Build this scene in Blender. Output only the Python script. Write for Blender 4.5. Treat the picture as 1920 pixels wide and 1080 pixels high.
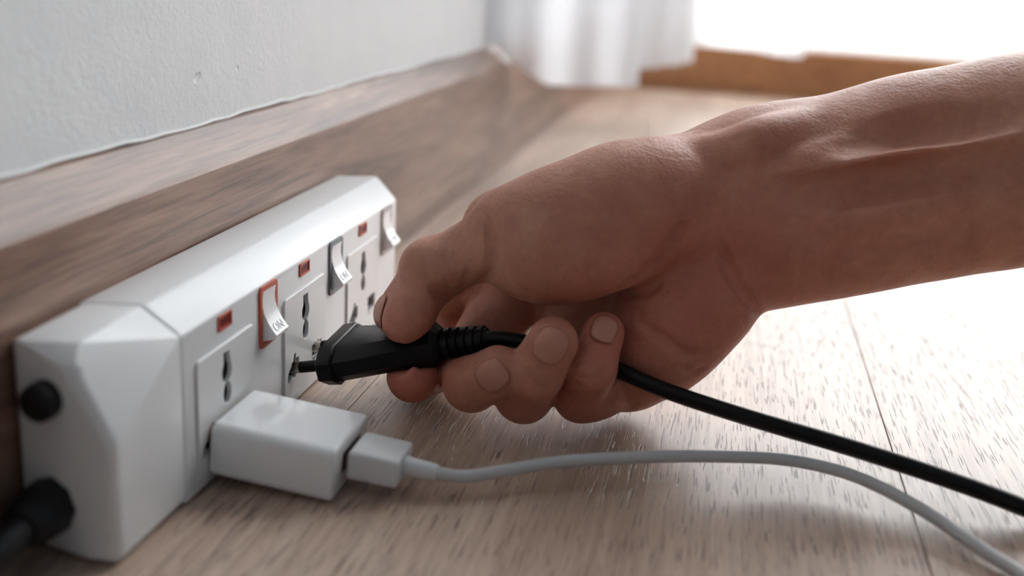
import bpy, bmesh, math, random
import numpy as np
from mathutils import Matrix, Vector

# ------------------------------------------------------------------ scene reset
for o in list(bpy.data.objects):
    bpy.data.objects.remove(o, do_unlink=True)
scene = bpy.context.scene
COL = scene.collection
random.seed(7)
MM = 0.001

# ------------------------------------------------------------------ camera
# camera 150 mm above the floor, x = out from the wall, y = along the wall, z = up (millimetres below)
F_PX = 2082.0
CAM_H = 150.0
RC = np.array([[0.97939493, 0.10373338, -0.17327714],      # rows: world axes seen from the camera
               [0.19508319, -0.26404283, 0.94457606],      # (columns: image right, image down, forward)
               [0.05223148, -0.95891646, -0.27883885]])
cam_data = bpy.data.cameras.new('camera')
cam = bpy.data.objects.new('camera', cam_data)
COL.objects.link(cam)
right, down, fwd = RC[:, 0], RC[:, 1], RC[:, 2]
cam.matrix_world = Matrix(((right[0], -down[0], -fwd[0], 0.0),
                           (right[1], -down[1], -fwd[1], 0.0),
                           (right[2], -down[2], -fwd[2], CAM_H * MM),
                           (0, 0, 0, 1)))
cam_data.sensor_width = 36.0
cam_data.lens = F_PX / 1920.0 * 36.0
cam_data.clip_start = 0.01
cam_data.clip_end = 50
cam_data.dof.use_dof = True
cam_data.dof.focus_distance = 0.377
cam_data.dof.aperture_fstop = 5.8
scene.camera = cam

# ------------------------------------------------------------------ world, daylight, exposure
world = bpy.data.worlds.new('world')
scene.world = world
world.use_nodes = True
bg = world.node_tree.nodes['Background']
bg.inputs[0].default_value = (0.80, 0.90, 1.0, 1)
bg.inputs[1].default_value = 0.215

def area_light(name, loc, rot, sx, sy, power, color):
    d = bpy.data.lights.new(name, 'AREA')
    d.shape = 'RECTANGLE'
    d.size = sx
    d.size_y = sy
    d.energy = power
    d.color = color
    o = bpy.data.objects.new(name, d)
    o.location = loc
    o.rotation_euler = rot
    COL.objects.link(o)
    return o

# daylight entering through the tall glazed opening in the far wall
area_light('window_daylight', (0.72, 1.66, 1.12), (math.radians(-90), 0, 0), 1.75, 2.05, 112.0, (1.0, 0.985, 0.96))

scene.view_settings.view_transform = 'Standard'
scene.view_settings.look = 'None'
scene.view_settings.gamma = 1.0
scene.view_settings.use_curve_mapping = False
scene.view_settings.exposure = 0.0

# ------------------------------------------------------------------ geometry helpers
def cam2world(px, py, d):
    """image point at a depth (mm) -> world mm"""
    c = np.array([(px - 960.0) / F_PX * d, (py - 540.0) / F_PX * d, d])
    return RC @ c + np.array([0, 0, CAM_H])

def link(name, me, mat=None, parent=None, smooth=True):
    o = bpy.data.objects.new(name, me)
    COL.objects.link(o)
    if parent is not None:
        o.parent = parent
        base = parent.get('_base')
        p = parent
        off = Vector((0, 0, 0))
        while p is not None:
            off += p.location
            p = p.parent
        me.transform(Matrix.Translation(-off))
    if mat is not None:
        me.materials.clear()
        me.materials.append(mat)
    if smooth:
        for p in me.polygons:
            p.use_smooth = True
    return o

def thing(name, label, cat, loc_mm, group=None):
    o = bpy.data.objects.new(name, None)
    o.empty_display_size = 0.01
    COL.objects.link(o)
    o.location = Vector(loc_mm) * MM
    o['label'] = label
    o['category'] = cat
    if group:
        o['group'] = group
    return o

def mesh_from(verts_mm, faces, name='m'):
    me = bpy.data.meshes.new(name)
    me.from_pydata([tuple(float(c) * MM for c in v) for v in verts_mm], [], faces)
    me.update()
    return me

def bm_mesh(bm, name='m', sharp=35):
    """bmesh in mm -> mesh in metres with sharp edges marked by angle"""
    bmesh.ops.recalc_face_normals(bm, faces=bm.faces)
    for e in bm.edges:
        if len(e.link_faces) == 2 and e.calc_face_angle(0) > math.radians(sharp):
            e.smooth = False
    bmesh.ops.scale(bm, vec=(MM, MM, MM), verts=bm.verts)
    me = bpy.data.meshes.new(name)
    bm.to_mesh(me)
    bm.free()
    return me

def hull_bm(pts):
    bm = bmesh.new()
    for p in pts:
        bm.verts.new(p)
    bmesh.ops.convex_hull(bm, input=bm.verts)
    bmesh.ops.dissolve_limit(bm, angle_limit=math.radians(1.0), verts=bm.verts, edges=bm.edges)
    return bm

def bevel_all(bm, w, seg=3, min_angle=8):
    es = [e for e in bm.edges if len(e.link_faces) == 2 and e.calc_face_angle(0) > math.radians(min_angle)]
    bmesh.ops.bevel(bm, geom=es, offset=w, segments=seg, profile=0.5, affect='EDGES', clamp_overlap=True)

def box_bm(x0, x1, y0, y1, z0, z1, bev=0, seg=2, frame=None):
    bm = hull_bm([(x, y, z) for x in (x0, x1) for y in (y0, y1) for z in (z0, z1)])
    if bev:
        bevel_all(bm, bev, seg)
    if frame is not None:
        bmesh.ops.transform(bm, matrix=frame, verts=bm.verts)
    return bm

def loft_bm(rings, cap=True):
    """list of equal-length rings of points -> closed tube"""
    bm = bmesh.new()
    vr = [[bm.verts.new(tuple(p)) for p in r] for r in rings]
    n = len(rings[0])
    for a, b in zip(vr[:-1], vr[1:]):
        for i in range(n):
            bm.faces.new((a[i], a[(i + 1) % n], b[(i + 1) % n], b[i]))
    if cap:
        bm.faces.new(vr[0][::-1])
        bm.faces.new(vr[-1])
    return bm

def catmull(pts, sub=10):
    P = [np.array(p, float) for p in pts]
    P = [2 * P[0] - P[1]] + P + [2 * P[-1] - P[-2]]
    out = []
    for i in range(1, len(P) - 2):
        for k in range(sub):
            t = k / sub
            a, b, c, d = P[i - 1], P[i], P[i + 1], P[i + 2]
            out.append(0.5 * (2 * b + (c - a) * t + (2 * a - 5 * b + 4 * c - d) * t * t + (3 * b - a - 3 * c + d) * t ** 3))
    out.append(P[-2])
    return out

def tube_bm(path, radius, n=16, flat=1.0, up=(0, 0, 1), profile=None):
    """sweep a round (or given) profile; radius may be a list"""
    rings = []
    up = np.array(up, float)
    for i, p in enumerate(path):
        t = path[min(i + 1, len(path) - 1)] - path[max(i - 1, 0)]
        t = t / np.linalg.norm(t)
        s = np.cross(t, up); s /= np.linalg.norm(s)
        u = np.cross(s, t)
        r = radius[i] if hasattr(radius, '__len__') else radius
        if profile is None:
            rings.append([p + r * (math.cos(a) * s + flat * math.sin(a) * u) for a in [2 * math.pi * k / n for k in range(n)]])
        else:
            rings.append([p + r * (q[0] * s + q[1] * u) for q in profile])
    return loft_bm(rings)

FACE_M = Matrix(((0, 0, 1, 0), (1, 0, 0, 0), (0, 1, 0, 0), (0, 0, 0, 1)))   # local (y, z, out) -> world

def curve_mesh(loops, depth, bevel, frame, bres=2):
    """filled 2D loops (outer first, then holes) in mm, extruded and bevelled, placed by frame (mm)"""
    cu = bpy.data.curves.new('tmp', 'CURVE')
    cu.dimensions = '2D'
    cu.fill_mode = 'BOTH'
    for lp in loops:
        sp = cu.splines.new('POLY')
        sp.points.add(len(lp) - 1)
        for q, p in zip(lp, sp.points):
            p.co = (q[0], q[1], 0, 1)
        sp.use_cyclic_u = True
    cu.extrude = depth / 2
    cu.bevel_depth = bevel
    cu.bevel_resolution = bres
    cu.offset = -bevel
    ob = bpy.data.objects.new('tmp', cu)
    me = bpy.data.meshes.new_from_object(ob)
    bpy.data.objects.remove(ob)
    bpy.data.curves.remove(cu)
    me.transform(Matrix.Scale(MM, 4) @ frame)
    return me

def text_mesh(body, size, depth, frame):
    cu = bpy.data.curves.new('tmp', 'FONT')
    cu.body = body
    cu.size = size
    cu.align_x = 'CENTER'
    cu.align_y = 'CENTER'
    cu.extrude = depth / 2
    ob = bpy.data.objects.new('tmp', cu)
    me = bpy.data.meshes.new_from_object(ob)
    bpy.data.objects.remove(ob)
    bpy.data.curves.remove(cu)
    me.transform(Matrix.Scale(MM, 4) @ frame)
    return me

def rrect(x0, x1, y0, y1, r, seg=6):
    out = []
    for cx, cy, a0 in ((x1 - r, y0 + r, -90), (x1 - r, y1 - r, 0), (x0 + r, y1 - r, 90), (x0 + r, y0 + r, 180)):
        for k in range(seg + 1):
            a = math.radians(a0 + 90 * k / seg)
            out.append((cx + r * math.cos(a), cy + r * math.sin(a)))
    return out

# ------------------------------------------------------------------ materials
def new_mat(name):
    m = bpy.data.materials.new(name)
    m.use_nodes = True
    nt = m.node_tree
    b = nt.nodes['Principled BSDF']
    return m, nt, b

def N(nt, t, **kw):
    n = nt.nodes.new(t)
    for k, v in kw.items():
        setattr(n, k, v)
    return n

def simple(name, col, rough=0.4, spec=0.5, bump=0, bscale=800, sss=0, metallic=0, coat=0):
    m, nt, b = new_mat(name)
    b.inputs['Base Color'].default_value = (*col, 1)
    b.inputs['Roughness'].default_value = rough
    b.inputs['Specular IOR Level'].default_value = spec
    b.inputs['Metallic'].default_value = metallic
    b.inputs['Coat Weight'].default_value = coat
    if sss:
        b.inputs['Subsurface Weight'].default_value = sss
        b.inputs['Subsurface Radius'].default_value = (1, 1, 1)
        b.inputs['Subsurface Scale'].default_value = 0.002
    if bump:
        tc = N(nt, 'ShaderNodeTexCoord')
        no = N(nt, 'ShaderNodeTexNoise')
        no.inputs['Scale'].default_value = bscale
        bp = N(nt, 'ShaderNodeBump')
        bp.inputs['Strength'].default_value = bump
        bp.inputs['Distance'].default_value = 0.0004
        nt.links.new(tc.outputs['Object'], no.inputs['Vector'])
        nt.links.new(no.outputs['Fac'], bp.inputs['Height'])
        nt.links.new(bp.outputs['Normal'], b.inputs['Normal'])
    return m

def mapping(nt, scale, loc=None):
    tc = N(nt, 'ShaderNodeTexCoord')
    mp = N(nt, 'ShaderNodeMapping')
    mp.inputs['Scale'].default_value = scale
    nt.links.new(tc.outputs['Object'], mp.inputs['Vector'])
    if loc is not None:
        nt.links.new(loc, mp.inputs['Location'])
    return mp

def noise(nt, vec, scale, detail=4, rough=0.55, dist=0.0):
    n = N(nt, 'ShaderNodeTexNoise')
    n.inputs['Scale'].default_value = scale
    n.inputs['Detail'].default_value = detail
    n.inputs['Roughness'].default_value = rough
    n.inputs['Distortion'].default_value = dist
    nt.links.new(vec, n.inputs['Vector'])
    return n.outputs['Fac']

def ramp(nt, fac, stops):
    r = N(nt, 'ShaderNodeValToRGB')
    els = r.color_ramp.elements
    while len(els) < len(stops):
        els.new(0.5)
    for e, (p, c) in zip(els, stops):
        e.position = p
        e.color = (*c, 1) if len(c) == 3 else c
    nt.links.new(fac, r.inputs['Fac'])
    return r.outputs['Color']

def mix(nt, a, b, fac, mode='MIX'):
    m = N(nt, 'ShaderNodeMix', data_type='RGBA', blend_type=mode)
    for sock, v in ((m.inputs[0], fac), (m.inputs[6], a), (m.inputs[7], b)):
        if hasattr(v, 'is_output'):
            nt.links.new(v, sock)
        else:
            sock.default_value = v if not isinstance(v, tuple) else (*v, 1)
    return m.outputs[2]

def bump(nt, h, strength, dist, normal=None):
    b = N(nt, 'ShaderNodeBump')
    b.inputs['Strength'].default_value = strength
    b.inputs['Distance'].default_value = dist
    nt.links.new(h, b.inputs['Height'])
    if normal is not None:
        nt.links.new(normal, b.inputs['Normal'])
    return b.outputs['Normal']

def mat_floor():
    m, nt, b = new_mat('light_oak_laminate')
    oi = N(nt, 'ShaderNodeObjectInfo')
    vm = N(nt, 'ShaderNodeVectorMath', operation='SCALE')
    vm.inputs[0].default_value = (37.0, 91.0, 13.0)
    nt.links.new(oi.outputs['Random'], vm.inputs['Scale'])
    mp = mapping(nt, (1, 1, 1), vm.outputs[0])
    v = mp.outputs['Vector']
    def st(sx, sy):
        q = N(nt, 'ShaderNodeMapping')
        q.inputs['Scale'].default_value = (sx, sy, sx)
        nt.links.new(v, q.inputs['Vector'])
        return q.outputs['Vector']
    broad = noise(nt, st(38, 2.2), 1, 5, 0.6, 0.6)
    fine = noise(nt, st(420, 11), 1, 4, 0.65, 0.2)
    col = ramp(nt, broad, [(0.30, (0.38, 0.262, 0.195)), (0.52, (0.53, 0.385, 0.295)), (0.72, (0.61, 0.47, 0.375))])
    col = mix(nt, col, ramp(nt, fine, [(0.36, (0.70, 0.66, 0.64)), (0.60, (1.06, 1.05, 1.04))]), 0.75, 'MULTIPLY')
    pore = noise(nt, st(1550, 64), 1, 1.5, 0.5, 0.0)
    pm = ramp(nt, pore, [(0.335, (0, 0, 0)), (0.40, (1, 1, 1))])
    col = mix(nt, (0.19, 0.12, 0.095), col, pm)
    nt.links.new(col, b.inputs['Base Color'])
    b.inputs['Roughness'].default_value = 0.40
    b.inputs['Specular IOR Level'].default_value = 0.6
    b.inputs['Coat Weight'].default_value = 0.12
    b.inputs['Coat Roughness'].default_value = 0.32
    n1 = bump(nt, pm, 0.75, 0.0004)
    n2 = bump(nt, fine, 0.25, 0.0003, n1)
    nt.links.new(n2, b.inputs['Normal'])
    return m

def mat_skirting(cols, name):
    m, nt, b = new_mat(name)
    mp = mapping(nt, (1, 1, 1))
    v = mp.outputs['Vector']
    def st(s, l):
        q = N(nt, 'ShaderNodeMapping')
        q.inputs['Scale'].default_value = (s, l, s)
        nt.links.new(v, q.inputs['Vector'])
        return q.outputs['Vector']
    a = noise(nt, st(55, 5), 1, 6, 0.6, 1.2)
    f = noise(nt, st(600, 22), 1, 4, 0.6, 0.3)
    col = ramp(nt, a, [(0.30, cols[0]), (0.5, cols[1]), (0.68, cols[2])])
    col = mix(nt, col, ramp(nt, f, [(0.34, (0.5, 0.46, 0.45)), (0.58, (1.08, 1.06, 1.05))]), 0.8, 'MULTIPLY')
    nt.links.new(col, b.inputs['Base Color'])
    b.inputs['Roughness'].default_value = 0.42
    nt.links.new(bump(nt, f, 0.35, 0.0003), b.inputs['Normal'])
    return m

def mat_wall():
    m, nt, b = new_mat('painted_plaster')
    mp = mapping(nt, (1, 1, 1))
    a = noise(nt, mp.outputs['Vector'], 330, 5, 0.55, 0.6)
    c = noise(nt, mp.outputs['Vector'], 40, 3, 0.5, 0.0)
    nt.links.new(ramp(nt, c, [(0.3, (0.575, 0.59, 0.60)), (0.7, (0.615, 0.625, 0.63))]), b.inputs['Base Color'])
    b.inputs['Roughness'].default_value = 0.6
    d = noise(nt, mp.outputs['Vector'], 95, 1, 0.5, 0.0)
    dents = ramp(nt, d, [(0.20, (0, 0, 0)), (0.25, (1, 1, 1))])
    n1 = bump(nt, a, 0.33, 0.0009)
    nt.links.new(bump(nt, dents, 0.6, 0.0012, n1), b.inputs['Normal'])
    return m

def mat_curtain():
    m, nt, b = new_mat('sheer_white_fabric')
    out = nt.nodes['Material Output']
    nt.nodes.remove(b)
    tr = N(nt, 'ShaderNodeBsdfTranslucent')
    tr.inputs['Color'].default_value = (0.93, 0.94, 0.96, 1)
    df = N(nt, 'ShaderNodeBsdfDiffuse')
    df.inputs['Color'].default_value = (0.90, 0.91, 0.93, 1)
    tp = N(nt, 'ShaderNodeBsdfTransparent')
    tp.inputs['Color'].default_value = (0.97, 0.975, 0.98, 1)
    m1 = N(nt, 'ShaderNodeMixShader')
    m1.inputs[0].default_value = 0.12
    m2 = N(nt, 'ShaderNodeMixShader')
    m2.inputs[0].default_value = 0.24
    nt.links.new(tr.outputs[0], m1.inputs[1])
    nt.links.new(df.outputs[0], m1.inputs[2])
    nt.links.new(m1.outputs[0], m2.inputs[1])
    nt.links.new(tp.outputs[0], m2.inputs[2])
    nt.links.new(m2.outputs[0], out.inputs['Surface'])
    return m

def mat_glass():
    m, nt, b = new_mat('window_glass')
    out = nt.nodes['Material Output']
    tp = N(nt, 'ShaderNodeBsdfTransparent')
    tp.inputs['Color'].default_value = (0.97, 0.98, 0.98, 1)
    gl = N(nt, 'ShaderNodeBsdfGlossy')
    gl.inputs['Roughness'].default_value = 0.02
    mx = N(nt, 'ShaderNodeMixShader')
    mx.inputs[0].default_value = 0.05
    nt.nodes.remove(b)
    nt.links.new(tp.outputs[0], mx.inputs[1])
    nt.links.new(gl.outputs[0], mx.inputs[2])
    nt.links.new(mx.outputs[0], out.inputs['Surface'])
    return m

def mat_skin():
    m, nt, b = new_mat('skin')
    mp = mapping(nt, (1, 1, 1))
    v = mp.outputs['Vector']
    a = noise(nt, v, 45, 4, 0.6, 0.5)
    f = noise(nt, v, 320, 3, 0.6, 0.3)
    at = N(nt, 'ShaderNodeAttribute', attribute_name='redness')
    col = ramp(nt, a, [(0.30, (0.43, 0.180, 0.115)), (0.5, (0.51, 0.235, 0.155)), (0.70, (0.575, 0.295, 0.205))])
    col = mix(nt, col, (0.55, 0.150, 0.100), at.outputs['Fac'])
    col = mix(nt, col, ramp(nt, f, [(0.3, (0.88, 0.86, 0.86)), (0.7, (1.05, 1.05, 1.05))]), 0.8, 'MULTIPLY')
    nt.links.new(col, b.inputs['Base Color'])
    b.inputs['Roughness'].default_value = 0.47
    b.inputs['Specular IOR Level'].default_value = 0.42
    b.inputs['Subsurface Weight'].default_value = 0.18
    b.inputs['Subsurface Radius'].default_value = (1.0, 0.35, 0.2)
    b.inputs['Subsurface Scale'].default_value = 0.004
    q = N(nt, 'ShaderNodeTexVoronoi')
    q.inputs['Scale'].default_value = 900
    nt.links.new(v, q.inputs['Vector'])
    n1 = bump(nt, q.outputs['Distance'], 0.22, 0.0004)
    g = noise(nt, v, 190, 4, 0.6, 0.8)
    nt.links.new(bump(nt, g, 0.42, 0.0010, n1), b.inputs['Normal'])
    return m

M = {
    'floor': mat_floor(),
    'skirt': mat_skirting([(0.075, 0.040, 0.026), (0.205, 0.115, 0.078), (0.30, 0.185, 0.13)], 'walnut_skirting'),
    'skirt_far': mat_skirting([(0.40, 0.19, 0.085), (0.50, 0.25, 0.115), (0.58, 0.31, 0.155)], 'sunlit_tint_skirting'),  # warm backlight from the window put into the wood colour
    'caulk': simple('caulk', (0.62, 0.625, 0.62), 0.6, bump=0.4, bscale=300),
    'wall': mat_wall(),
    'joint': simple('joint_filler', (0.10, 0.07, 0.055), 0.8),
    'curtain': mat_curtain(),
    'glass': mat_glass(),
    'frame': simple('white_window_frame', (0.8, 0.8, 0.8), 0.4),
    'white': simple('white_abs', (0.74, 0.745, 0.75), 0.28, 0.5, bump=0.06, bscale=500),
    'plate': simple('white_plate', (0.72, 0.715, 0.71), 0.32, 0.5),
    'rocker': simple('white_rocker', (0.80, 0.80, 0.80), 0.22, 0.5),
    'dark_hole': simple('hole_shade_block', (0.020, 0.016, 0.014), 0.8, 0.05),  # near-black colour standing for the shade inside the socket openings
    'orange': simple('orange_bezel', (0.50, 0.075, 0.030), 0.4),
    'slate': simple('slate_bezel', (0.14, 0.155, 0.18), 0.4),
    'taupe': simple('taupe_bezel', (0.42, 0.40, 0.37), 0.4),
    'lamp_red': simple('neon_lens', (0.22, 0.022, 0.012), 0.45, 0.25),
    'lamp_dark': simple('neon_core', (0.11, 0.014, 0.011), 0.5, 0.2),
    'black': simple('black_pvc', (0.005, 0.005, 0.0055), 0.42, 0.22, bump=0.12, bscale=1500),
    'black_soft': simple('black_rubber', (0.006, 0.0064, 0.0075), 0.5, 0.3),
    'brass': simple('nickel_pin', (0.55, 0.50, 0.44), 0.3, metallic=1.0),
    'charger': simple('glossy_white', (0.80, 0.805, 0.81), 0.12, 0.55),
    'port': simple('port_shadow', (0.05, 0.04, 0.035), 0.6),
    'copper': simple('copper_liner', (0.24, 0.15, 0.10), 0.5, metallic=0.4),
    'usb': simple('usb_white', (0.66, 0.665, 0.67), 0.35, 0.5),
    'cable_grey': simple('cable_white', (0.52, 0.52, 0.52), 0.45, 0.4),
    'skin': mat_skin(),
    'nail': simple('fingernail', (0.52, 0.235, 0.165), 0.25, 0.5, sss=0.1),
}

# ------------------------------------------------------------------ room shell
def struct(name, me, mat, parent=None, smooth=False):
    o = link(name, me, mat, parent, smooth)
    if parent is None:
        o['kind'] = 'structure'
    return o

FAR_Y = 1528.0
WALL_X = -177.0
# floor: sub-floor slab (shows only in the plank joints) with single planks on it
floor = struct('floor', bm_mesh(box_bm(WALL_X - 20, 2400, -900, FAR_Y + 160, -16, -6)), M['joint'])
floor['label'] = 'light oak laminate plank floor'
seams = [-117.5, 66.3, 250.1, 433.9, 617.7, 801.5, 985.3, 1169.1, 1352.9, 1536.7, 1720.5, 1904.3, 2088.1, 2271.9]
xs = [WALL_X - 10] + seams
for i, (a, b_) in enumerate(zip(xs[:-1], xs[1:])):
    ends = [-900, [980, 1120, 760, 1010, 640, 900][i % 6], FAR_Y + 140]
    for e0, e1 in zip(ends[:-1], ends[1:]):
        pl = link('plank', bm_mesh(box_bm(a + 0.16, b_ - 0.16, e0 + 0.16, e1 - 0.16, -8, 0, 0.22, 2)), M['floor'], floor, False)

wall_left = struct('wall_left', bm_mesh(box_bm(WALL_X - 120, WALL_X, -900, FAR_Y + 160, 0, 2500)), M['wall'])
wall_left['label'] = 'white painted plaster wall'

# skirting along the left wall: flat board with a sloping top
prof = [(-180, 0), (-167, 0), (-167, 78.6), (-167.6, 80.2), (-175.6, 91.0), (-176.8, 91.8), (-180, 91.8)]
bm = loft_bm([[(x, y, z) for x, z in prof] for y in (-900, FAR_Y)])
base_l = struct('baseboard_left', bm_mesh(bm, sharp=20), M['skirt'])
base_l['label'] = 'dark walnut skirting board along the white wall'
# filler bead between skirting and wall
bead = tube_bm([np.array((WALL_X + 0.2, y, 92.2 + 0.4 * math.sin(y * 0.05) + 0.3 * math.sin(y * 0.21 + 1))) for y in np.arange(-200, FAR_Y, 12)], 0.75, 8)
link('filler_bead', bm_mesh(bead), M['caulk'], base_l)

# far wall with a tall glazed opening above a wooden board
def far_wall():
    bm = bmesh.new()
    o = [(WALL_X - 120, 0), (2400, 0), (2400, 2500), (WALL_X - 120, 2500)]
    parts = [(WALL_X - 120, -120, 0, 2500), (-120, 1560, 0, 64), (-120, 1560, 2140, 2500), (1560, 2400, 0, 2500)]
    me_list = []
    for i, (x0, x1, z0, z1) in enumerate(parts):
        b2 = box_bm(x0, x1, FAR_Y + 12, FAR_Y + 132, z0, z1)
        tmp = bpy.data.meshes.new('t')
        b2.to_mesh(tmp); b2.free()
        bm.from_mesh(tmp)
        bpy.data.meshes.remove(tmp)
    return bm_mesh(bm)
wall_far = struct('wall_far', far_wall(), M['wall'])
wall_far['label'] = 'white wall around the tall window behind the curtains'
base_f = struct('baseboard_far', bm_mesh(box_bm(-167, 2400, FAR_Y, FAR_Y + 13, 0, 62, 1.5, 2)), M['skirt_far'])
base_f['label'] = 'wooden skirting board under the curtains, coloured orange for the warm window light'
win = struct('window_1', bm_mesh(box_bm(-118, 1558, FAR_Y + 66, FAR_Y + 70, 66, 2138)), M['glass'])
win['label'] = 'tall window behind the white curtains'
for x0, x1, z0, z1 in ((-119, -70, 65, 2139), (1510, 1559, 65, 2139), (700, 740, 110, 2090), (-70, 1510, 65, 110), (-70, 1510, 2090, 2139)):
    link('window_frame', bm_mesh(box_bm(x0, x1, FAR_Y + 50, FAR_Y + 86, z0, z1, 2, 1)), M['frame'], win, False)

# ------------------------------------------------------------------ curtains
def curtain(label, plan, hem, amp=7, wave=34, seed=0):
    rnd = random.Random(seed)
    pts = catmull([np.array((x, y, 0.0)) for x, y in plan], 40)
    L = [0.0]
    for a, b_ in zip(pts[:-1], pts[1:]):
        L.append(L[-1] + float(np.linalg.norm(b_ - a)))
    ph = rnd.random() * 6
    cols = []
    for i, p in enumerate(pts):
        t = pts[min(i + 1, len(pts) - 1)] - pts[max(i - 1, 0)]
        t /= np.linalg.norm(t)
        n = np.array((t[1], -t[0], 0))
        off = amp * math.sin(L[i] / wave * 2 * math.pi + ph) + 0.4 * amp * math.sin(L[i] / wave * 0.37 * 2 * math.pi + ph * 2)
        cols.append((p, n, off, L[i] / max(L[-1], 1)))
    verts, faces = [], []
    zs = [0, 1, 12, 40, 100, 250, 600, 1200, 2120]
    for p, n, off, u in cols:
        h = hem(u) if callable(hem) else hem
        for k, z in enumerate(zs):
            s = 1.0 - 0.25 * min(z / 1200, 1)
            zz = h + z if z < 2000 else 2180
            q = p + n * off * s
            verts.append((q[0], q[1], zz))
    nz = len(zs)
    for i in range(len(cols) - 1):
        for k in range(nz - 1):
            a = i * nz + k
            faces.append((a, a + nz, a + nz + 1, a + 1))
    me = mesh_from(verts, faces)
    o = link('curtain', me, M['curtain'])
    so = o.modifiers.new('thickness', 'SOLIDIFY')
    so.thickness = 0.0006
    o['label'] = label
    o['category'] = 'curtain'
    o['group'] = 'white sheer curtains'
    return o

curtain('white sheer curtain drawn forward against the walnut skirting, reaching lowest', [(-176, 800), (-170, 822), (-155, 856), (-118, 880), (-72, 912)],
        lambda u: 95 - 34 * min(1, max(0, u - 0.1) / 0.4), 2.2, 46, 1)
curtain('narrow white sheer curtain fold between the lowest curtain and the orange-tinted skirting', [(-84, 1085), (-64, 1140), (-41, 1205)], 61, 4, 60, 2)
curtain('white sheer curtain hanging to the top of the orange-tinted skirting', [(-70, 1478), (0, 1474), (50, 1440), (86, 1450)], lambda u: 63 - 5 * max(0, (u - .55) / .45), 5, 70, 3)
curtain('flat thin white sheer curtain close to the window behind the forearm', [(60, 1515), (160, 1517), (230, 1516), (300, 1512)], 67, 2.5, 24, 4)
curtain('wide white sheer curtain above the bare forearm at the window side', [(270, 1470), (420, 1490), (640, 1480), (900, 1488), (1200, 1480), (1580, 1486)], 66, 9, 80, 5)

# ------------------------------------------------------------------ power strip
X0 = -136.6
strip = thing('power_strip', 'white three-gang extension socket with rocker switches lying against the walnut skirting', 'power strip', (-151, 342, 0))

body_pts = [(-166.5, 229, 0.6), (-166.5, 229, 56.6), (-166.5, 463, 0.6), (-166.5, 463, 56.6),
            (-145.5, 223.4, 0.6), (-147.5, 226.0, 50.0), (X0, 224.2, 0.6), (X0, 224.2, 32.5), (-149.5, 232.5, 55.8),
            (-147.5, 262, 58), (X0, 258.6, 50.3), (-147.5, 462, 58), (X0, 455.2, 50.2), (X0, 456.0, 0.6), (-147, 463, 0.6)]
SEAM_Y = 259.0
def body_part(lo, hi):
    bm = hull_bm(body_pts)
    for co, no in ((lo, -1), (hi, 1)):
        if co is None:
            continue
        g = bmesh.ops.bisect_plane(bm, geom=bm.verts[:] + bm.edges[:] + bm.faces[:], plane_co=(0, co, 0), plane_no=(0, no, 0), clear_outer=True)
        es = [e for e in g['geom_cut'] if isinstance(e, bmesh.types.BMEdge)]
        bmesh.ops.holes_fill(bm, edges=es)
    return bm
bm = body_part(None, SEAM_Y - 0.3)
sharp_e = [e for e in bm.edges if all(abs(v.co.y - (SEAM_Y - 0.3)) < 0.01 for v in e.verts)]
big = [e for e in bm.edges if e not in sharp_e and e.calc_face_angle(0) > math.radians(55)]
bmesh.ops.bevel(bm, geom=big, offset=3.2, segments=4, profile=0.5, affect='EDGES', clamp_overlap=True)
es = [e for e in bm.edges if len(e.link_faces) == 2 and e.calc_face_angle(0) > math.radians(16)]
bmesh.ops.bevel(bm, geom=es, offset=0.6, segments=2, profile=0.5, affect='EDGES', clamp_overlap=True)
link('end_cap', bm_mesh(bm), M['white'], strip)

PITCH = 62.2
def holes(yc):
    """socket openings in (y, z)"""
    earth = [(-2.0, 37.4), (2.0, 37.4), (2.0, 34.6)]
    earth += [(3.2 * math.cos(a), 31.4 + 3.3 * math.sin(a)) for a in np.linspace(0.75, -1.0, 8)]
    earth += [(0.75, 28.3)]
    earth += [(2.5 * math.cos(a), 24.6 + 3.3 * math.sin(a)) for a in np.linspace(1.1, -math.pi - 1.1, 18)]
    earth += [(-0.75, 28.3)]
    earth += [(3.2 * math.cos(a), 31.4 + 3.3 * math.sin(a)) for a in np.linspace(-math.pi + 1.0, -math.pi - 0.75, 8)]
    earth += [(-2.0, 34.6)]
    ln = [(-5.2, -4.2), (-5.2, -1.8), (-3.2, 0.2), (-2.4, 0.2), (-1.2, 2.0), (-0.3, 2.0), (0.4, 4.6), (1.7, 4.6), (1.9, 2.6), (4.6, 2.6), (4.6, -2.0), (1.8, -2.0), (1.6, -3.6), (-0.6, -3.6), (-1.2, -2.6), (-3.6, -4.2)]
    rn = [(-4.6, -2.4), (-3.6, -2.4), (-3.4, -4.6), (-2.2, -4.6), (-2.0, -2.4), (4.4, -2.4), (4.4, 3.0), (1.4, 3.0), (0.8, 4.0), (-0.6, 3.0), (-1.6, 3.9), (-2.2, 3.0), (-4.6, 3.0)]
    return [[(yc + y, z) for y, z in earth], [(yc - 11.0 + y, 14.4 + z) for y, z in ln], [(yc + 11.0 + y, 13.4 + z) for y, z in rn]]

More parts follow.
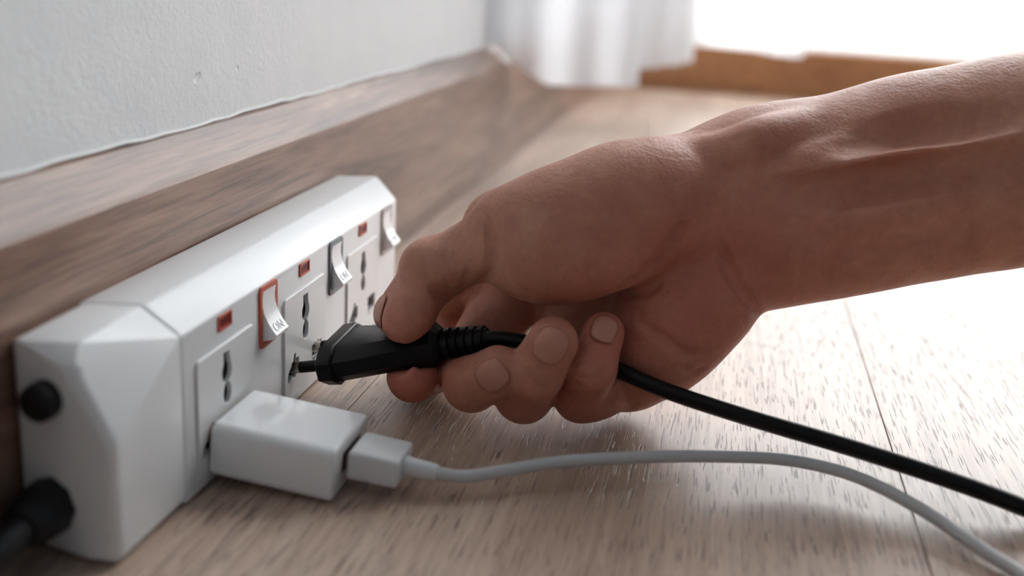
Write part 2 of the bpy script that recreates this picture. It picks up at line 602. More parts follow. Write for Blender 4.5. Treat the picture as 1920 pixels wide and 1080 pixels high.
# body with recessed openings
bm = body_part(SEAM_Y + 0.3, None)
big = [e for e in bm.edges if e.calc_face_angle(0) > math.radians(16)]
bmesh.ops.bevel(bm, geom=big, offset=0.9, segments=3, profile=0.5, affect='EDGES', clamp_overlap=True)
body_me = bm_mesh(bm)
cut = bmesh.new()
sock_y = [285.2 + PITCH * k for k in range(3)]
sw_y = [316.4 + PITCH * k for k in range(3)]
for yc in sock_y:
    for lp in holes(yc):
        ring0 = [cut.verts.new((X0 - 12, y, z)) for y, z in lp]
        ring1 = [cut.verts.new((X0 + 3, y, z)) for y, z in lp]
        n = len(lp)
        for i in range(n):
            cut.faces.new((ring0[i], ring0[(i + 1) % n], ring1[(i + 1) % n], ring1[i]))
        cut.faces.new(ring0[::-1]); cut.faces.new(ring1)
for yc in sw_y:
    b2 = box_bm(X0 - 7, X0 + 3, yc - 5.2, yc + 5.2, 31.4, 48.2)
    tmp = bpy.data.meshes.new('t'); b2.to_mesh(tmp); b2.free(); cut.from_mesh(tmp)
cut_o = bpy.data.objects.new('cut', bm_mesh(cut)); COL.objects.link(cut_o)
body_tmp = bpy.data.objects.new('tmpbody', body_me); COL.objects.link(body_tmp)
bo = body_tmp.modifiers.new('b', 'BOOLEAN'); bo.operation = 'DIFFERENCE'; bo.object = cut_o; bo.solver = 'EXACT'
bpy.context.view_layer.update()
dg = bpy.context.evaluated_depsgraph_get()
final_me = bpy.data.meshes.new_from_object(body_tmp.evaluated_get(dg))
bpy.data.objects.remove(body_tmp); bpy.data.objects.remove(cut_o)
link('body', final_me, M['white'], strip, True)
try:
    final_me.set_sharp_from_angle(angle=math.radians(32))
except Exception:
    pass

for k, yc in enumerate(sock_y):
    # raised socket plate with the universal openings
    w0, w1 = yc - 18.7, yc + 19.5
    loops = [rrect(w0, w1, 3.6, 40.2, 2.0)] + holes(yc)
    fr = Matrix.Translation((X0 + 0.25, 0, 0)) @ FACE_M
    me = curve_mesh(loops, 0.5, 0.28, fr)
    pl = link('socket_plate', me, M['plate'], strip, False)
    bk = link('hole_shade_block', bm_mesh(box_bm(X0 - 11.6, X0 - 0.9, yc - 17, yc + 17, 8.0, 20.0)), M['dark_hole'], pl, False)  # dark block added just behind the openings as painted shade, likewise below
    link('hole_shade_block', bm_mesh(box_bm(X0 - 11.6, X0 - 0.6, yc - 4, yc + 4, 20.5, 38.0)), M['dark_hole'], pl, False)
    # neon indicator: bezel rim and lens
    iy = yc + 0.2
    me = curve_mesh([rrect(iy - 4.4, iy + 4.4, 44.5, 49.0, 0.4, 2), rrect(iy - 3.7, iy + 3.7, 45.1, 48.4, 0.3, 2)], 0.5, 0.05, Matrix.Translation((X0 + 0.2, 0, 0)) @ FACE_M)
    ind = link('indicator_lamp', me, M['orange'], strip, False)
    link('lens', bm_mesh(box_bm(X0 - 0.25, X0 + 0.18, iy - 3.8, iy + 3.8, 45.0, 48.5, 0.1, 1)), M['lamp_red'], ind, False)
    link('lamp_core', bm_mesh(box_bm(X0 + 0.1, X0 + 0.24, iy - 2.9, iy + 2.4, 46.0, 47.7, 0.05, 1)), M['lamp_dark'], ind, False)

for k, yc in enumerate(sw_y):
    bez = [M['orange'], M['slate'], M['taupe']][k]
    me = curve_mesh([rrect(yc - 6.9, yc + 6.9, 29.6, 49.8, 1.6, 4), rrect(yc - 5.2, yc + 5.2, 31.4, 48.2, 0.8, 3)], 0.6, 0.12, Matrix.Translation((X0 + 0.3, 0, 0)) @ FACE_M)
    sw = link('switch_bezel', me, bez, strip, False)
    sw['label'] = ['orange switch surround', 'slate grey switch surround', 'taupe switch surround'][k]
    # rocker: concave face, lower lip sticking out
    front = []
    for t in np.linspace(0, 1, 11):
        z = 48.0 - 13.6 * t
        x = 0.9 - 2.0 * math.sin(math.pi * min(t * 0.80, 1)) * 0.55 + 4.9 * t ** 2.0
        front.append((x, z))
    pr = [(-6, 48.0)] + front + [(4.6, 33.0), (-0.5, 31.7), (-6, 31.6)]
    rings = []
    for y in (-4.9, 4.9):
        rings.append([(X0 + x, yc + y, z) for x, z in pr])
    bm = loft_bm(rings)
    bevel_all(bm, 0.45, 2, 30)
    rk = link('rocker', bm_mesh(bm, sharp=40), M['rocker'], sw, True)
    # embossed ON on the lower lip
    a, c = np.array(front[7]), np.array(front[10])
    mid = (a * 0.42 + c * 0.58)
    tz = (a - c) / np.linalg.norm(a - c)
    nrm = (tz[1], -tz[0])
    fr = Matrix(((0, tz[0], nrm[0], X0 + mid[0] - 0.02 * nrm[0]), (1, 0, 0, yc), (0, tz[1], nrm[1], mid[1] - 0.02 * nrm[1]), (0, 0, 0, 1)))
    link('on_mark', text_mesh('ON', 4.3, 0.22, fr), M['rocker'], sw, False)

# end of the strip: blanking plug, cord gland and the supply cord
def rings_along_y(cx, cz, spec, n=20):
    return loft_bm([[(cx + r * math.cos(a), y, cz + r * math.sin(a)) for a in [2 * math.pi * i / n for i in range(n)]] for y, r in spec])
bm = rings_along_y(-155.6, 42.6, [(232, 4.9), (224.4, 4.9), (222.6, 4.7), (221.8, 3.6), (221.6, 1.2)])
link('blanking_plug', bm_mesh(bm), M['black_soft'], strip)
bm = rings_along_y(-155.2, 14.6, [(232, 7.4), (224, 7.4), (219, 7.0), (214, 6.2), (212.5, 4.8), (212.3, 3.0)], 8)
link('cord_gland', bm_mesh(bm), M['black_soft'], strip)
path = catmull([(-155.2, 216, 14.6), (-155.6, 208, 13.4), (-157.5, 196, 9.8), (-159, 180, 6.2), (-158, 150, 4.3), (-150, 90, 4.2), (-150, 20, 4.2)], 8)
link('supply_cord', bm_mesh(tube_bm(path, 4.0, 14)), M['black_soft'], strip)

# ------------------------------------------------------------------ charger and its lead
ch = thing('usb_charger', 'glossy white block phone charger plugged into the socket beside the orange switch', 'charger', (-118, 287, 1.0))
a_c = np.array((0.9955, 0.0, -0.0948)); up_c = np.array((0.0948, 0, 0.9955)); y_c = np.array((0, 1.0, 0))
o_c = np.array((X0 + 0.6, 286.6, 12.3))
FR = Matrix(((a_c[0], 0, up_c[0], o_c[0]), (0, 1, 0, o_c[1]), (a_c[2], 0, up_c[2], o_c[2]), (0, 0, 0, 1)))
bm = hull_bm([(x, y, z) for x in (0.8, 38.0) for y in (-15.7, 15.3) for z in (-8.3, 8.3)])
es = [e for e in bm.edges if abs(e.verts[0].co.x - e.verts[1].co.x) > 1]
bmesh.ops.bevel(bm, geom=es, offset=3.2, segments=5, profile=0.5, affect='EDGES')
bevel_all(bm, 1.0, 3, 40)
bmesh.ops.transform(bm, matrix=FR, verts=bm.verts)
link('housing', bm_mesh(bm), M['charger'], ch)
link('collar', bm_mesh(box_bm(0.05, 1.5, -14.6, 13.6, -7.6, 6.9, 0.5, 2, FR)), M['copper'], ch)
link('port', bm_mesh(box_bm(37.0, 38.12, -7.6, 7.6, -2.2, 4.4, 0.2, 1, FR)), M['port'], ch)

uc = thing('usb_lead', 'thin pale grey charging lead running from the white charger across the floor', 'cable', (-85, 287, 1.0))
link('metal_shell', bm_mesh(box_bm(38.2, 41.0, -6.2, 6.2, -1.2, 3.4, 0.2, 1, FR)), M['copper'], uc)
bm = hull_bm([(x, y, z) for x, w, hh in ((39.6, 8.2, 4.5), (54.6, 7.9, 4.4)) for y in (-w, w) for z in (1.1 - hh, 1.1 + hh)])
es = [e for e in bm.edges if abs(e.verts[0].co.x - e.verts[1].co.x) > 1]
bmesh.ops.bevel(bm, geom=es, offset=1.6, segments=4, profile=0.5, affect='EDGES')
bevel_all(bm, 0.8, 3, 40)
bmesh.ops.transform(bm, matrix=FR, verts=bm.verts)
link('plug_housing', bm_mesh(bm), M['usb'], uc)
def fr_pt(x, y, z):
    return np.array(FR @ Vector((x, y, z)))
bm = loft_bm([[fr_pt(x, r * math.cos(a), 1.1 + r * math.sin(a)) for a in [2 * math.pi * i / 16 for i in range(16)]] for x, r in ((53.6, 3.0), (55.6, 2.9), (64, 2.5), (64.6, 2.0))])
link('strain_relief', bm_mesh(bm), M['usb'], uc)
def up_floor(px, py, z):
    d = RC @ np.array([px - 960.0, py - 540.0, F_PX])
    t = (z - CAM_H) / d[2]
    return np.array([0, 0, CAM_H]) + t * d
p0 = fr_pt(57, 0, 1.1); p1 = fr_pt(65, 0, 1.1)
path = catmull([p0, p1, up_floor(872, 893, 6.2), up_floor(955, 881, 7.0), up_floor(1050, 866, 8.0), up_floor(1200, 857, 9.0), up_floor(1350, 856, 9.0),
                up_floor(1480, 863, 8.0), up_floor(1600, 892, 7.0), up_floor(1720, 951, 5.0), up_floor(1850, 1036, 3.0), up_floor(1960, 1112, 2.2), up_floor(2200, 1330, 2.0)], 10)
link('cable', bm_mesh(tube_bm(path, 1.95, 14)), M['cable_grey'], uc)

# ------------------------------------------------------------------ black plug and its cord
pc = thing('mains_plug', 'black two-pin mains plug and cord held between thumb and fingers', 'plug', (-110, 347, 0))
E_p = np.array((X0, 347.6, 14.2))
a_p = cam2world(897, 638, 371) - E_p; a_p /= np.linalg.norm(a_p)
w_p = np.array((-0.04, 1.0, 0.06)); w_p -= a_p * (w_p @ a_p); w_p /= np.linalg.norm(w_p)
u_p = np.cross(a_p, w_p)
def pp(s, w, u):
    return E_p + a_p * s + w_p * w + u_p * u
def plug_ring(s, w, h, c, k=0.42):
    # stretched octagon: half width w, half height h, side chamfer c, flat side half height k*h
    q = [(w, -k * h), (w, k * h), (w - c, h), (-(w - c), h), (-w, k * h), (-w, -k * h), (-(w - c), -h), (w - c, -h)]
    return [pp(s, a, b_) for a, b_ in q]
S0 = 12.0
bm = loft_bm([plug_ring(S0, 16.2, 6.4, 6.0), plug_ring(S0 + 0.6, 16.8, 6.9, 6.0), plug_ring(S0 + 5.4, 17.2, 7.1, 6.0), plug_ring(S0 + 5.9, 16.6, 6.6, 6.0)])
bevel_all(bm, 0.35, 2, 20)
link('flange', bm_mesh(bm), M['black'], pc)
bm = loft_bm([plug_ring(S0 + 5.0, 15.8, 6.2, 5.6), plug_ring(S0 + 14, 14.0, 5.9, 5.0), plug_ring(S0 + 24, 10.2, 5.9, 3.6), plug_ring(S0 + 33, 8.0, 6.4, 3.2), plug_ring(S0 + 38, 7.2, 6.6, 3.0), plug_ring(S0 + 40.0, 5.6, 4.9, 2.4)])
bevel_all(bm, 0.6, 2, 20)
link('plug_body', bm_mesh(bm), M['black'], pc)
for w in (-9.5, 9.5):
    def ring(s, r, n=14):
        return [pp(s, w + r * math.cos(a), r * math.sin(a)) for a in [2 * math.pi * i / n for i in range(n)]]
    pin = link('pin', bm_mesh(loft_bm([ring(-5.5, 1.2), ring(-4.8, 1.95), ring(3.2, 2.0)])), M['brass'], pc)
    link('sleeve', bm_mesh(loft_bm([ring(3.0, 1.9), ring(3.1, 2.0), ring(S0 + 0.3, 2.05)])), M['black'], pin)
# ribbed strain relief
rings = []
s = S0 + 38.5
sr_end = S0 + 54.0
k = 0
while s < sr_end:
    fct = 1 - 0.12 * (s - S0 - 38.5) / 18.5
    for ds, r in ((0, 1.0), (1.9, 1.0), (2.1, 0.80), (2.9, 0.80)):
        rings.append([pp(s + ds, 5.7 * fct * r * math.cos(a), 5.3 * fct * r * math.sin(a)) for a in [2 * math.pi * i / 20 for i in range(20)]])
    s += 3.0
link('strain_relief', bm_mesh(loft_bm(rings)), M['black'], pc)
CABLE_PTS = [pp(S0 + 48, 0, 0), pp(S0 + 57, 0, 0), cam2world(950, 637, 369), cam2world(1010, 648, 367), cam2world(1085, 666, 368), cam2world(1150, 690, 366), cam2world(1250, 733, 358), cam2world(1400, 782, 348), cam2world(1600, 841, 340),
             cam2world(1780, 900, 331), cam2world(1920, 952, 325), cam2world(2100, 1030, 322), cam2world(2500, 1240, 326)]
cable_path = catmull(CABLE_PTS, 10)
prof8 = [(1.0 * math.cos(a) * (1.0 if abs(math.cos(a)) > 0.3 else 1.0), (0.74 - 0.10 * math.exp(-(math.cos(a) / 0.25) ** 2)) * math.sin(a)) for a in [2 * math.pi * i / 28 for i in range(28)]]
link('cable', bm_mesh(tube_bm(cable_path, 3.7, profile=prof8, up=(0.1, 0.55, 0.9)), sharp=60), M['black'], pc)

#HAND#
# ------------------------------------------------------------------ the hand: one continuous surface grown from a distance field
# built in millimetres in axes (right, down, forward) whose origin is the lens, then turned into the room's axes
H_STEP = 0.8
G0 = np.array([-56.0, -116.0, 334.0]); G1 = np.array([268.0, 58.0, 452.0])
gn = ((G1 - G0) / H_STEP).astype(int) + 1
gx = (G0[0] + H_STEP * np.arange(gn[0])).astype(np.float32)
gy = (G0[1] + H_STEP * np.arange(gn[1])).astype(np.float32)
gz = (G0[2] + H_STEP * np.arange(gn[2])).astype(np.float32)

def cp(px, py, d):
    d = d * 0.974
    return np.array([(px - 960.0) / F_PX * d, (py - 540.0) / F_PX * d, d])

def w2c(p):
    return RC.T @ (np.array(p) - np.array([0, 0, CAM_H]))

def sub_box(lo, hi):
    i0 = np.clip(np.floor((lo - G0) / H_STEP).astype(int), 0, gn)
    i1 = np.clip(np.ceil((hi - G0) / H_STEP).astype(int) + 1, 0, gn)
    return tuple(slice(a, b_) for a, b_ in zip(i0, i1))

def smin(a, b_, k):
    h = np.maximum(k - np.abs(a - b_), 0) / k
    return np.minimum(a, b_) - h * h * k * 0.25

def smax(a, b_, k):
    return -smin(-a, -b_, k)

BIG = 60.0
def new_field():
    return np.full(tuple(gn), BIG, np.float32)

def cone_d(sl, a, b_, ra, rb, sq=1.0):
    """tapered capsule; sq > 1 flattens it along the third axis"""
    X = gx[sl[0]][:, None, None]; Y = gy[sl[1]][None, :, None]; Z = gz[sl[2]][None, None, :]
    ba = (b_ - a).astype(np.float32)
    L = float(ba @ ba) + 1e-6
    t = np.clip(((X - a[0]) * ba[0] + (Y - a[1]) * ba[1] + (Z - a[2]) * ba[2]) / L, 0, 1)
    dx = X - a[0] - t * ba[0]; dy = Y - a[1] - t * ba[1]; dz = (Z - a[2] - t * ba[2]) * sq
    return np.sqrt(dx * dx + dy * dy + dz * dz) - (ra + (rb - ra) * t)

def add_cone(F, a, b_, ra, rb, k=4.0, sq=1.0, mode='add', m=10.0):
    r = max(ra, rb) + m
    sl = sub_box(np.minimum(a, b_) - r, np.maximum(a, b_) + r)
    d = cone_d(sl, a, b_, ra, rb, sq)
    F[sl] = smin(F[sl], d, k) if mode == 'add' else smax(F[sl], -d, k)

def add_ell(F, c, axes, rad, k=6.0, m=10.0):
    """ellipsoid with given unit axes (rows) and radii"""
    r = max(rad) + m
    sl = sub_box(c - r, c + r)
    X = gx[sl[0]][:, None, None] - c[0]; Y = gy[sl[1]][None, :, None] - c[1]; Z = gz[sl[2]][None, None, :] - c[2]
    q = 0; g = 0
    for ax, ra in zip(axes, rad):
        s_ = X * ax[0] + Y * ax[1] + Z * ax[2]
        q = q + (s_ / ra) ** 2
        g = g + (s_ / ra ** 2) ** 2
    k0 = np.sqrt(q); k1 = np.sqrt(g) + 1e-6
    d = k0 * (k0 - 1.0) / k1
    F[sl] = smin(F[sl], d.astype(np.float32), k)

def frame_from(px_dir, tilt=0.0):
    """axes: first along an image direction (dx, dy) leaning into depth, second across, third depth-ish"""
    a = np.array([px_dir[0], px_dir[1], 0.0]); a /= np.linalg.norm(a)
    a = a * math.cos(tilt) + np.array([0, 0, 1.0]) * math.sin(tilt)
    c = np.array([0, 0, 1.0]); c = c - a * (a @ c); c /= np.linalg.norm(c)
    return np.array([a, np.cross(c, a), c])

# joints: image position and depth (mm)
J = {
    'thumb': [(1230, 372, 378), (958, 432, 373), (815, 508, 382), (751, 588, 388)],
    'index': [(945, 432, 415), (822, 612, 430), (812, 690, 411), (774, 706, 389)],
    'middle': [(1000, 515, 420), (868, 682, 402), (884, 720, 378), (934, 695, 364)],
    'ring': [(1082, 618, 408), (982, 738, 380), (1003, 700, 364), (1036, 642, 358)],
    'little': [(1180, 705, 396), (1088, 742, 381), (1108, 692, 368), (1132, 624, 370)],
}
RAD = {
    'thumb': [17.0, 12.0, 10.1, 8.7],
    'index': [12.0, 9.8, 8.8, 9.0],
    'middle': [12.0, 10.0, 9.0, 8.2],
    'ring': [11.5, 9.6, 8.9, 8.2],
    'little': [10.5, 8.6, 7.9, 6.9],
}
JC = {k: [cp(*p) for p in v] for k, v in J.items()}

# palm, wrist and forearm
Fp = new_field()
fore = [((1335, 432), 396, 26.5), ((1400, 412), 394, 28.0), ((1500, 384), 393, 29.4), ((1600, 365), 392, 29.8), ((1700, 340), 391, 30.4), ((1800, 320), 390, 31.2), ((1920, 298), 389, 32.4), ((2300, 222), 386, 38.0), ((2560, 170), 384, 40.0)]
for (p0, d0, r0), (p1, d1, r1) in zip(fore[:-1], fore[1:]):
    add_cone(Fp, cp(*p0, d0), cp(*p1, d1), r0, r1, 14.0, 1.28, m=16)
carp = cp(1330, 430, 398)
for f in ('index', 'middle', 'ring', 'little'):
    off = {'index': (1300, 375, 398), 'middle': (1310, 410, 402), 'ring': (1330, 455, 402), 'little': (1345, 500, 398)}[f]
    add_cone(Fp, cp(*off), JC[f][0], 15.0, RAD[f][0] + 0.8, 12.0, m=16)
# thumb metacarpal and ball of the thumb
add_cone(Fp, JC['thumb'][0], JC['thumb'][1], 16.0, 11.6, 8.0, m=14)
add_ell(Fp, cp(1095, 430, 374), frame_from((-255, 45), 0.0), (33.0, 22.5, 18.5), 11.0, 16)
add_cone(Fp, cp(1180, 385, 381), cp(1420, 345, 392), 20.0, 19.5, 12.0, m=16)
add_cone(Fp, cp(1420, 345, 392), cp(1820, 300, 398), 19.5, 13.0, 14.0, m=16)
add_ell(Fp, cp(1030, 466, 370), frame_from((-140, 10), 0.0), (22.0, 17.0, 15.0), 8.0, 14)
# heel of the hand on the little-finger side
add_ell(Fp, cp(1290, 582, 388), frame_from((-180, 130), 0.05), (29.0, 19.5, 18.0), 5.0, 14)
add_ell(Fp, cp(1245, 655, 388), frame_from((-150, 120), 0.05), (21.0, 15.5, 15.0), 7.0, 14)
# styloid bumps on the thumb side of the wrist, swell of the forearm
add_ell(Fp, cp(1430, 262, 402), frame_from((-220, 60)), (20.0, 8.0, 10.0), 13.0, 16)
add_ell(Fp, cp(1330, 308, 398), frame_from((-200, 60)), (16.0, 8.0, 11.0), 9.0, 14)
add_ell(Fp, cp(1670, 222, 400), frame_from((-220, 40)), (20.0, 9.0, 13.0), 13.0, 16)
# thumb
Ft = new_field()
add_cone(Ft, cp(1040, 412, 374), JC['thumb'][1], 13.0, RAD['thumb'][1], 4)
add_cone(Ft, JC['thumb'][1], JC['thumb'][2], 11.2, 9.9, 4)
add_cone(Ft, JC['thumb'][2], JC['thumb'][3], 10.0, RAD['thumb'][3], 4)
add_ell(Ft, cp(806, 502, 378), frame_from((-1, 0.7)), (10.4, 10.0, 10.0), 3)
add_ell(Ft, cp(770, 588, 378), frame_from((-0.6, 0.8)), (11.0, 8.4, 8.8), 4)
F = smin(Fp, Ft, 5.0)
# index knuckle showing behind the thumb
add_ell(F, cp(938, 418, 412), frame_from((-1, 0.6)), (14, 12, 12), 5)
# fingers
for f in ('index', 'middle', 'ring', 'little'):
    Ff = new_field()
    j, r = JC[f], RAD[f]
    add_cone(Ff, j[0], j[1], r[0] - 1.2, r[1], 3)
    add_cone(Ff, j[1], j[2], r[1] - 0.2, r[2], 3)
    add_cone(Ff, j[2], j[3], r[2] - 0.1, r[3], 3)
    mid = 0.45 * j[0] + 0.55 * j[1]
    add_ell(Ff, mid - (0.0, 0.0, 1.5), frame_from((-1, 1)), (12, r[1] + 0.3, r[1] + 0.6), 5)
    # blend at the knuckle, crease elsewhere
    Fb = new_field()
    add_cone(Fb, j[0], 0.5 * j[0] + 0.5 * j[1], r[0] - 1.2, 0.5 * (r[0] + r[1]) - 1.0, 3)
    F = smin(F, Fb, 7.0)
    F = smin(F, Ff, 1.0)

# the soft flesh gives way round the plug and cord
def carve_cone(a, b_, r, k=1.6, sq=1.0):
    add_cone(F, a, b_, r, r, k, sq, 'carve')
cabc = [w2c(p) for p in cable_path[:75]]
for a, b_ in zip(cabc[:-1:2], cabc[2::2]):
    carve_cone(a, b_, 3.2)
def carve_box(s0, s1, w, h):
    c = w2c(pp(0.5 * (s0 + s1), 0, 0))
    ax = np.array([RC.T @ a_p, RC.T @ w_p, RC.T @ u_p])
    hs = (0.5 * (s1 - s0), w, h)
    sl = sub_box(c - 45, c + 45)
    X = gx[sl[0]][:, None, None] - c[0]; Y = gy[sl[1]][None, :, None] - c[1]; Z = gz[sl[2]][None, None, :] - c[2]
    d = None
    for a_, h_ in zip(ax, hs):
        e = np.abs(X * a_[0] + Y * a_[1] + Z * a_[2]) - h_
        d = e if d is None else smax(d, e, 2.5)
    F[sl] = smax(F[sl], -d.astype(np.float32), 1.6)
carve_box(S0 + 4, S0 + 18, 13.5, 5.9)
carve_box(S0 + 16, S0 + 30, 10.5, 5.6)
carve_box(S0 + 28, S0 + 40, 7.2, 6.0)
carve_box(S0 + 38, S0 + 54, 5.0, 4.8)

def sample(p):
    i = np.clip(((np.array(p) - G0) / H_STEP), 0, gn - 1.001)
    i0 = i.astype(int); f_ = i - i0
    v = 0.0
    for a in (0, 1):
        for b_ in (0, 1):
            for c in (0, 1):
                w = (f_[0] if a else 1 - f_[0]) * (f_[1] if b_ else 1 - f_[1]) * (f_[2] if c else 1 - f_[2])
                v += w * F[min(i0[0] + a, gn[0] - 1), min(i0[1] + b_, gn[1] - 1), min(i0[2] + c, gn[2] - 1)]
    return float(v)

def surf(px, py):
    """first skin point seen through an image point, as a point of the field"""
    d = 345.0
    while d < 455:
        p = cp(px, py, d)
        v = sample(p)
        if v < 0.05:
            return p
        d += max(0.25, min(v * 0.8, 6.0))
    return None

def groove(pts, r, k=1.4, out=0.35, sub=5):
    P = [surf(*q[:2]) for q in catmull([np.array((x, y, 0.0)) for x, y in pts], sub)]
    P = [p for p in P if p is not None]
    n = len(P)
    P = [p - p / np.linalg.norm(p) * (r * out + (k * 0.6 if k > 5 else 0.0) * abs(2 * i / max(n - 1, 1) - 1) ** 2.0) for i, p in enumerate(P)]
    for i in range(n - 1):
        t = abs((i + 0.5) / (n - 1) * 2 - 1)
        rr = r * (1 - 0.65 * t ** 2)
        if np.linalg.norm(P[i] - P[i + 1]) < 12:
            add_cone(F, P[i], P[i + 1], rr, rr, k, 1.0, 'carve', 4)

def ridge(pts, r, k=6.0, sink=0.75, sub=5):
    P = [surf(*q[:2]) for q in catmull([np.array((x, y, 0.0)) for x, y in pts], sub)]
    P = [p for p in P if p is not None]
    n = len(P)
    P = [p + p / np.linalg.norm(p) * (r * sink + k * 1.05 * abs(2 * i / (n - 1) - 1) ** 2.0) for i, p in enumerate(P)]
    for i in range(n - 1):
        t = abs((i + 0.5) / (n - 1) * 2 - 1)
        rr = r * (1 - 0.85 * t ** 2)
        add_cone(F, P[i], P[i + 1], rr, rr, k, 1.0, 'add', 8)

# tendons and hollows of the wrist and forearm
ridge([(1400, 372), (1470, 342), (1520, 322), (1600, 305), (1700, 292), (1800, 278), (1925, 262), (2100, 240), (2250, 225)], 3.0, 9.0, 0.8)
ridge([(1500, 425), (1620, 400), (1750, 372), (1930, 345)], 3.0, 9.0, 0.9)
groove([(1400, 352), (1480, 362), (1560, 356), (1660, 338), (1780, 318), (1925, 292), (2100, 262), (2200, 250)], 2.3, 8.0, 0.9)
groove([(1560, 265), (1680, 240), (1800, 225), (1925, 205)], 3.0, 8.0, 0.8)
ridge([(1300, 300), (1380, 282), (1440, 255), (1520, 238)], 1.8, 9.0, 0.95)
# wrist and palm creases
groove([(1350, 465), (1362, 495), (1385, 535), (1412, 570), (1430, 590)], 1.5, 2.4, 0.3)
groove([(1160, 545), (1205, 520), (1245, 480), (1270, 445), (1285, 425)], 1.7, 3.0, 0.4)
groove([(1170, 552), (1215, 545), (1235, 530)], 1.1, 1.6, 0.3)
groove([(1185, 592), (1240, 630), (1290, 668), (1330, 662)], 1.1, 2.0, 0.45)
groove([(1280, 690), (1300, 700), (1322, 690)], 0.9, 1.4, 0.45)
# thumb joint folds
groove([(905, 395), (918, 430), (922, 470), (916, 512), (905, 528)], 1.5, 2.4, 0.4)
groove([(880, 500), (870, 540), (868, 556)], 0.9, 1.4, 0.4)
groove([(812, 540), (828, 556), (845, 562)], 1.2, 1.8, 0.2)
groove([(835, 520), (845, 545), (862, 558)], 0.8, 1.2, 0.4)
# folds on the finger backs
groove([(990, 712), (1012, 726), (1040, 728)], 0.5, 1.0, 0.6)
groove([(1080, 702), (1105, 712), (1130, 705)], 0.5, 1.0, 0.6)
groove([(1120, 772), (1150, 745), (1163, 722)], 0.9, 1.4, 0.2)
groove([(1163, 725), (1180, 755), (1190, 775)], 0.9, 1.4, 0.2)

# ---- nails: a fold is pressed into the flesh first, the nail plate is laid in later
def nail_frame(center, along):
    c = surf(*center)
    h_ = 1.6
    g = np.array([sample(c + np.array(e) * h_) - sample(c - np.array(e) * h_) for e in ((1, 0, 0), (0, 1, 0), (0, 0, 1))])
    n = g / np.linalg.norm(g)
    a = np.array(along, float); a -= n * (a @ n); a /= np.linalg.norm(a)
    return c, n, a, np.cross(n, a)
def nail_pt(fr, w_mm, l_mm, u, v):
    c, n, a, s_ = fr
    uu = u * math.sqrt(1 - 0.40 * v * v); vv = v * math.sqrt(1 - 0.40 * u * u)
    q = c + s_ * uu * w_mm / 2 + a * vv * l_mm / 2 + n * 3.5
    for _ in range(60):
        val = sample(q)
        if val < 0.02:
            break
        q = q - n * max(val * 0.7, 0.04)
    return q
NAILS = [((920, 706), (0.75, -0.55, -0.2), 10.2, 10.4), ((1032, 650), (0.45, -0.9, 0.0), 10.2, 11.4), ((1133, 616), (0.3, -0.95, 0.0), 8.2, 9.0), ((709, 583), (-0.45, 0.85, 0.1), 7.5, 11.0)]
NF = [nail_frame(c_, a_) for c_, a_, w_, l_ in NAILS]
NG = []
for fr, (c_, a_, w_, l_) in zip(NF, NAILS):
    NG.append([[nail_pt(fr, w_, l_, i / 6 - 1, j_ / 6 - 1) for j_ in range(13)] for i in range(13)])
for fr, gr in zip(NF, NG):
    per = [gr[0][j_] for j_ in range(12, -1, -1)] + [gr[i][0] for i in range(1, 13)] + [gr[12][j_] for j_ in range(1, 13)]
    for a, b_ in zip(per[:-1], per[1:]):
        add_cone(F, a + fr[1] * 0.15, b_ + fr[1] * 0.15, 0.5, 0.5, 0.9, 1.0, 'carve', 3)

# ---- naive surface nets
def surface_nets(F):
    ins = F < 0
    nx, ny, nz = F.shape
    cnt = np.zeros((nx - 1, ny - 1, nz - 1), np.int8)
    for a in (0, 1):
        for b_ in (0, 1):
            for c in (0, 1):
                cnt += ins[a:nx - 1 + a, b_:ny - 1 + b_, c:nz - 1 + c]
    act = (cnt > 0) & (cnt < 8)
    idx = np.argwhere(act)
    vid = np.full(act.shape, -1, np.int32)
    vid[act] = np.arange(len(idx))
    acc = np.zeros((len(idx), 3)); num = np.zeros(len(idx))
    I, Jx, K = idx.T
    corners = [(a, b_, c) for a in (0, 1) for b_ in (0, 1) for c in (0, 1)]
    for a in corners:
        for ax in range(3):
            if a[ax] == 1:
                continue
            b_ = list(a); b_[ax] = 1
            va = F[I + a[0], Jx + a[1], K + a[2]]; vb = F[I + b_[0], Jx + b_[1], K + b_[2]]
            m_ = (va < 0) != (vb < 0)
            t = np.where(m_, va / np.where(m_, va - vb, 1), 0)
            p = np.tile(np.array(a, float), (len(idx), 1)); p[:, ax] += t
            acc[m_] += p[m_]; num[m_] += 1
    V = G0 + H_STEP * (idx + acc / num[:, None])
    quads = []
    for ax in range(3):
        o1, o2 = [(1, 2), (2, 0), (0, 1)][ax]
        sl0 = [slice(None)] * 3; sl1 = [slice(None)] * 3
        sl0[ax] = slice(0, -1); sl1[ax] = slice(1, None)
        a_, b_ = ins[tuple(sl0)], ins[tuple(sl1)]
        e = np.argwhere(a_ != b_)
        ok = (e[:, o1] > 0) & (e[:, o2] > 0) & (e[:, o1] < F.shape[o1] - 1) & (e[:, o2] < F.shape[o2] - 1)
        e = e[ok]
        flip = a_[tuple(e.T)]
        def at(d1, d2):
            q = e.copy(); q[:, o1] += d1; q[:, o2] += d2
            return vid[tuple(q.T)]
        q = np.stack([at(-1, -1), at(0, -1), at(0, 0), at(-1, 0)], 1)
        q[~flip] = q[~flip][:, ::-1]
        quads.append(q)
    return V, np.concatenate(quads)

# nothing sinks below the floor
zf = (RC[2, 0] * gx[:, None, None] + RC[2, 1] * gy[None, :, None] + RC[2, 2] * gz[None, None, :] + CAM_H - 0.8).astype(np.float32)
F = smax(F, -zf, 1.5)
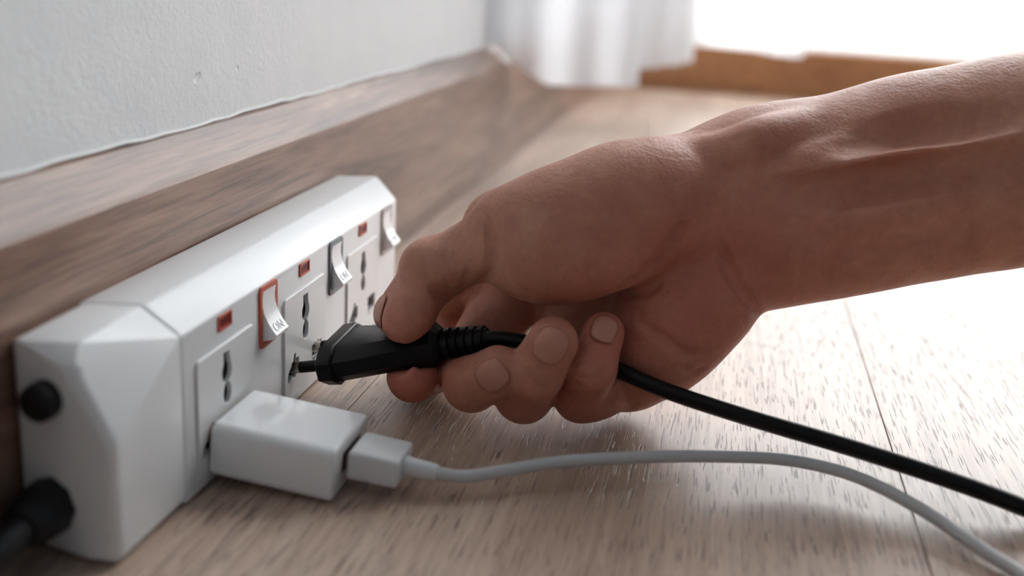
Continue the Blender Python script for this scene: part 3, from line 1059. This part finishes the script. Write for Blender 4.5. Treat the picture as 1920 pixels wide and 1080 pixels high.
# close the arm just inside the field's end
F[-3:, :, :] = np.maximum(F[-3:, :, :], 0.5)
HV, HQ = surface_nets(F)
# relax the grid steps a little
nb_sum = np.zeros_like(HV); nb_n = np.zeros(len(HV))
for it in range(3):
    nb_sum[:] = 0; nb_n[:] = 0
    for a, b_ in ((0, 1), (1, 2), (2, 3), (3, 0)):
        np.add.at(nb_sum, HQ[:, a], HV[HQ[:, b_]]); np.add.at(nb_n, HQ[:, a], 1)
        np.add.at(nb_sum, HQ[:, b_], HV[HQ[:, a]]); np.add.at(nb_n, HQ[:, b_], 1)
    HV = HV + 0.45 * (nb_sum / nb_n[:, None] - HV)

HW = HV @ RC.T + np.array([0, 0, CAM_H])
person = thing('person', 'right hand and bare forearm reaching in, pinching the black plug', 'person', cam2world(1330, 430, 396))
me = bpy.data.meshes.new('hand')
me.from_pydata((HW * MM).tolist(), [], HQ.tolist())
me.update()
red = np.zeros(len(HV), np.float32)
for px, py, d, s_, w in ((772, 728, 385, 13, 0.75), (735, 610, 378, 10, 0.35), (870, 580, 415, 16, 0.2), (1260, 600, 370, 30, 0.45), (1500, 480, 368, 40, 0.2), (1140, 620, 360, 9, 0.4), (1000, 770, 372, 12, 0.3)):
    q = cp(px, py, d)
    red += w * np.exp(-((HV - q) ** 2).sum(1) / (2 * s_ * s_))
at_ = me.attributes.new('redness', 'FLOAT', 'POINT')
at_.data.foreach_set('value', np.clip(red, 0, 1))
hand = link('hand', me, M['skin'], person)

# ---- the nail plates
for fr, gr in zip(NF, NG):
    V, Fc = [], []
    for i in range(13):
        for j_ in range(13):
            e = max(abs(i / 6 - 1), abs(j_ / 6 - 1))
            V.append(RC @ (gr[i][j_] + fr[1] * (0.22 if e < 0.95 else -0.1)) + np.array([0, 0, CAM_H]))
    for i in range(12):
        for j_ in range(12):
            k_ = i * 13 + j_
            Fc.append((k_, k_ + 13, k_ + 14, k_ + 1))
    nl = link('fingernail', mesh_from(V, Fc), M['nail'], person)
    so = nl.modifiers.new('thickness', 'SOLIDIFY')
    so.thickness = 0.0004
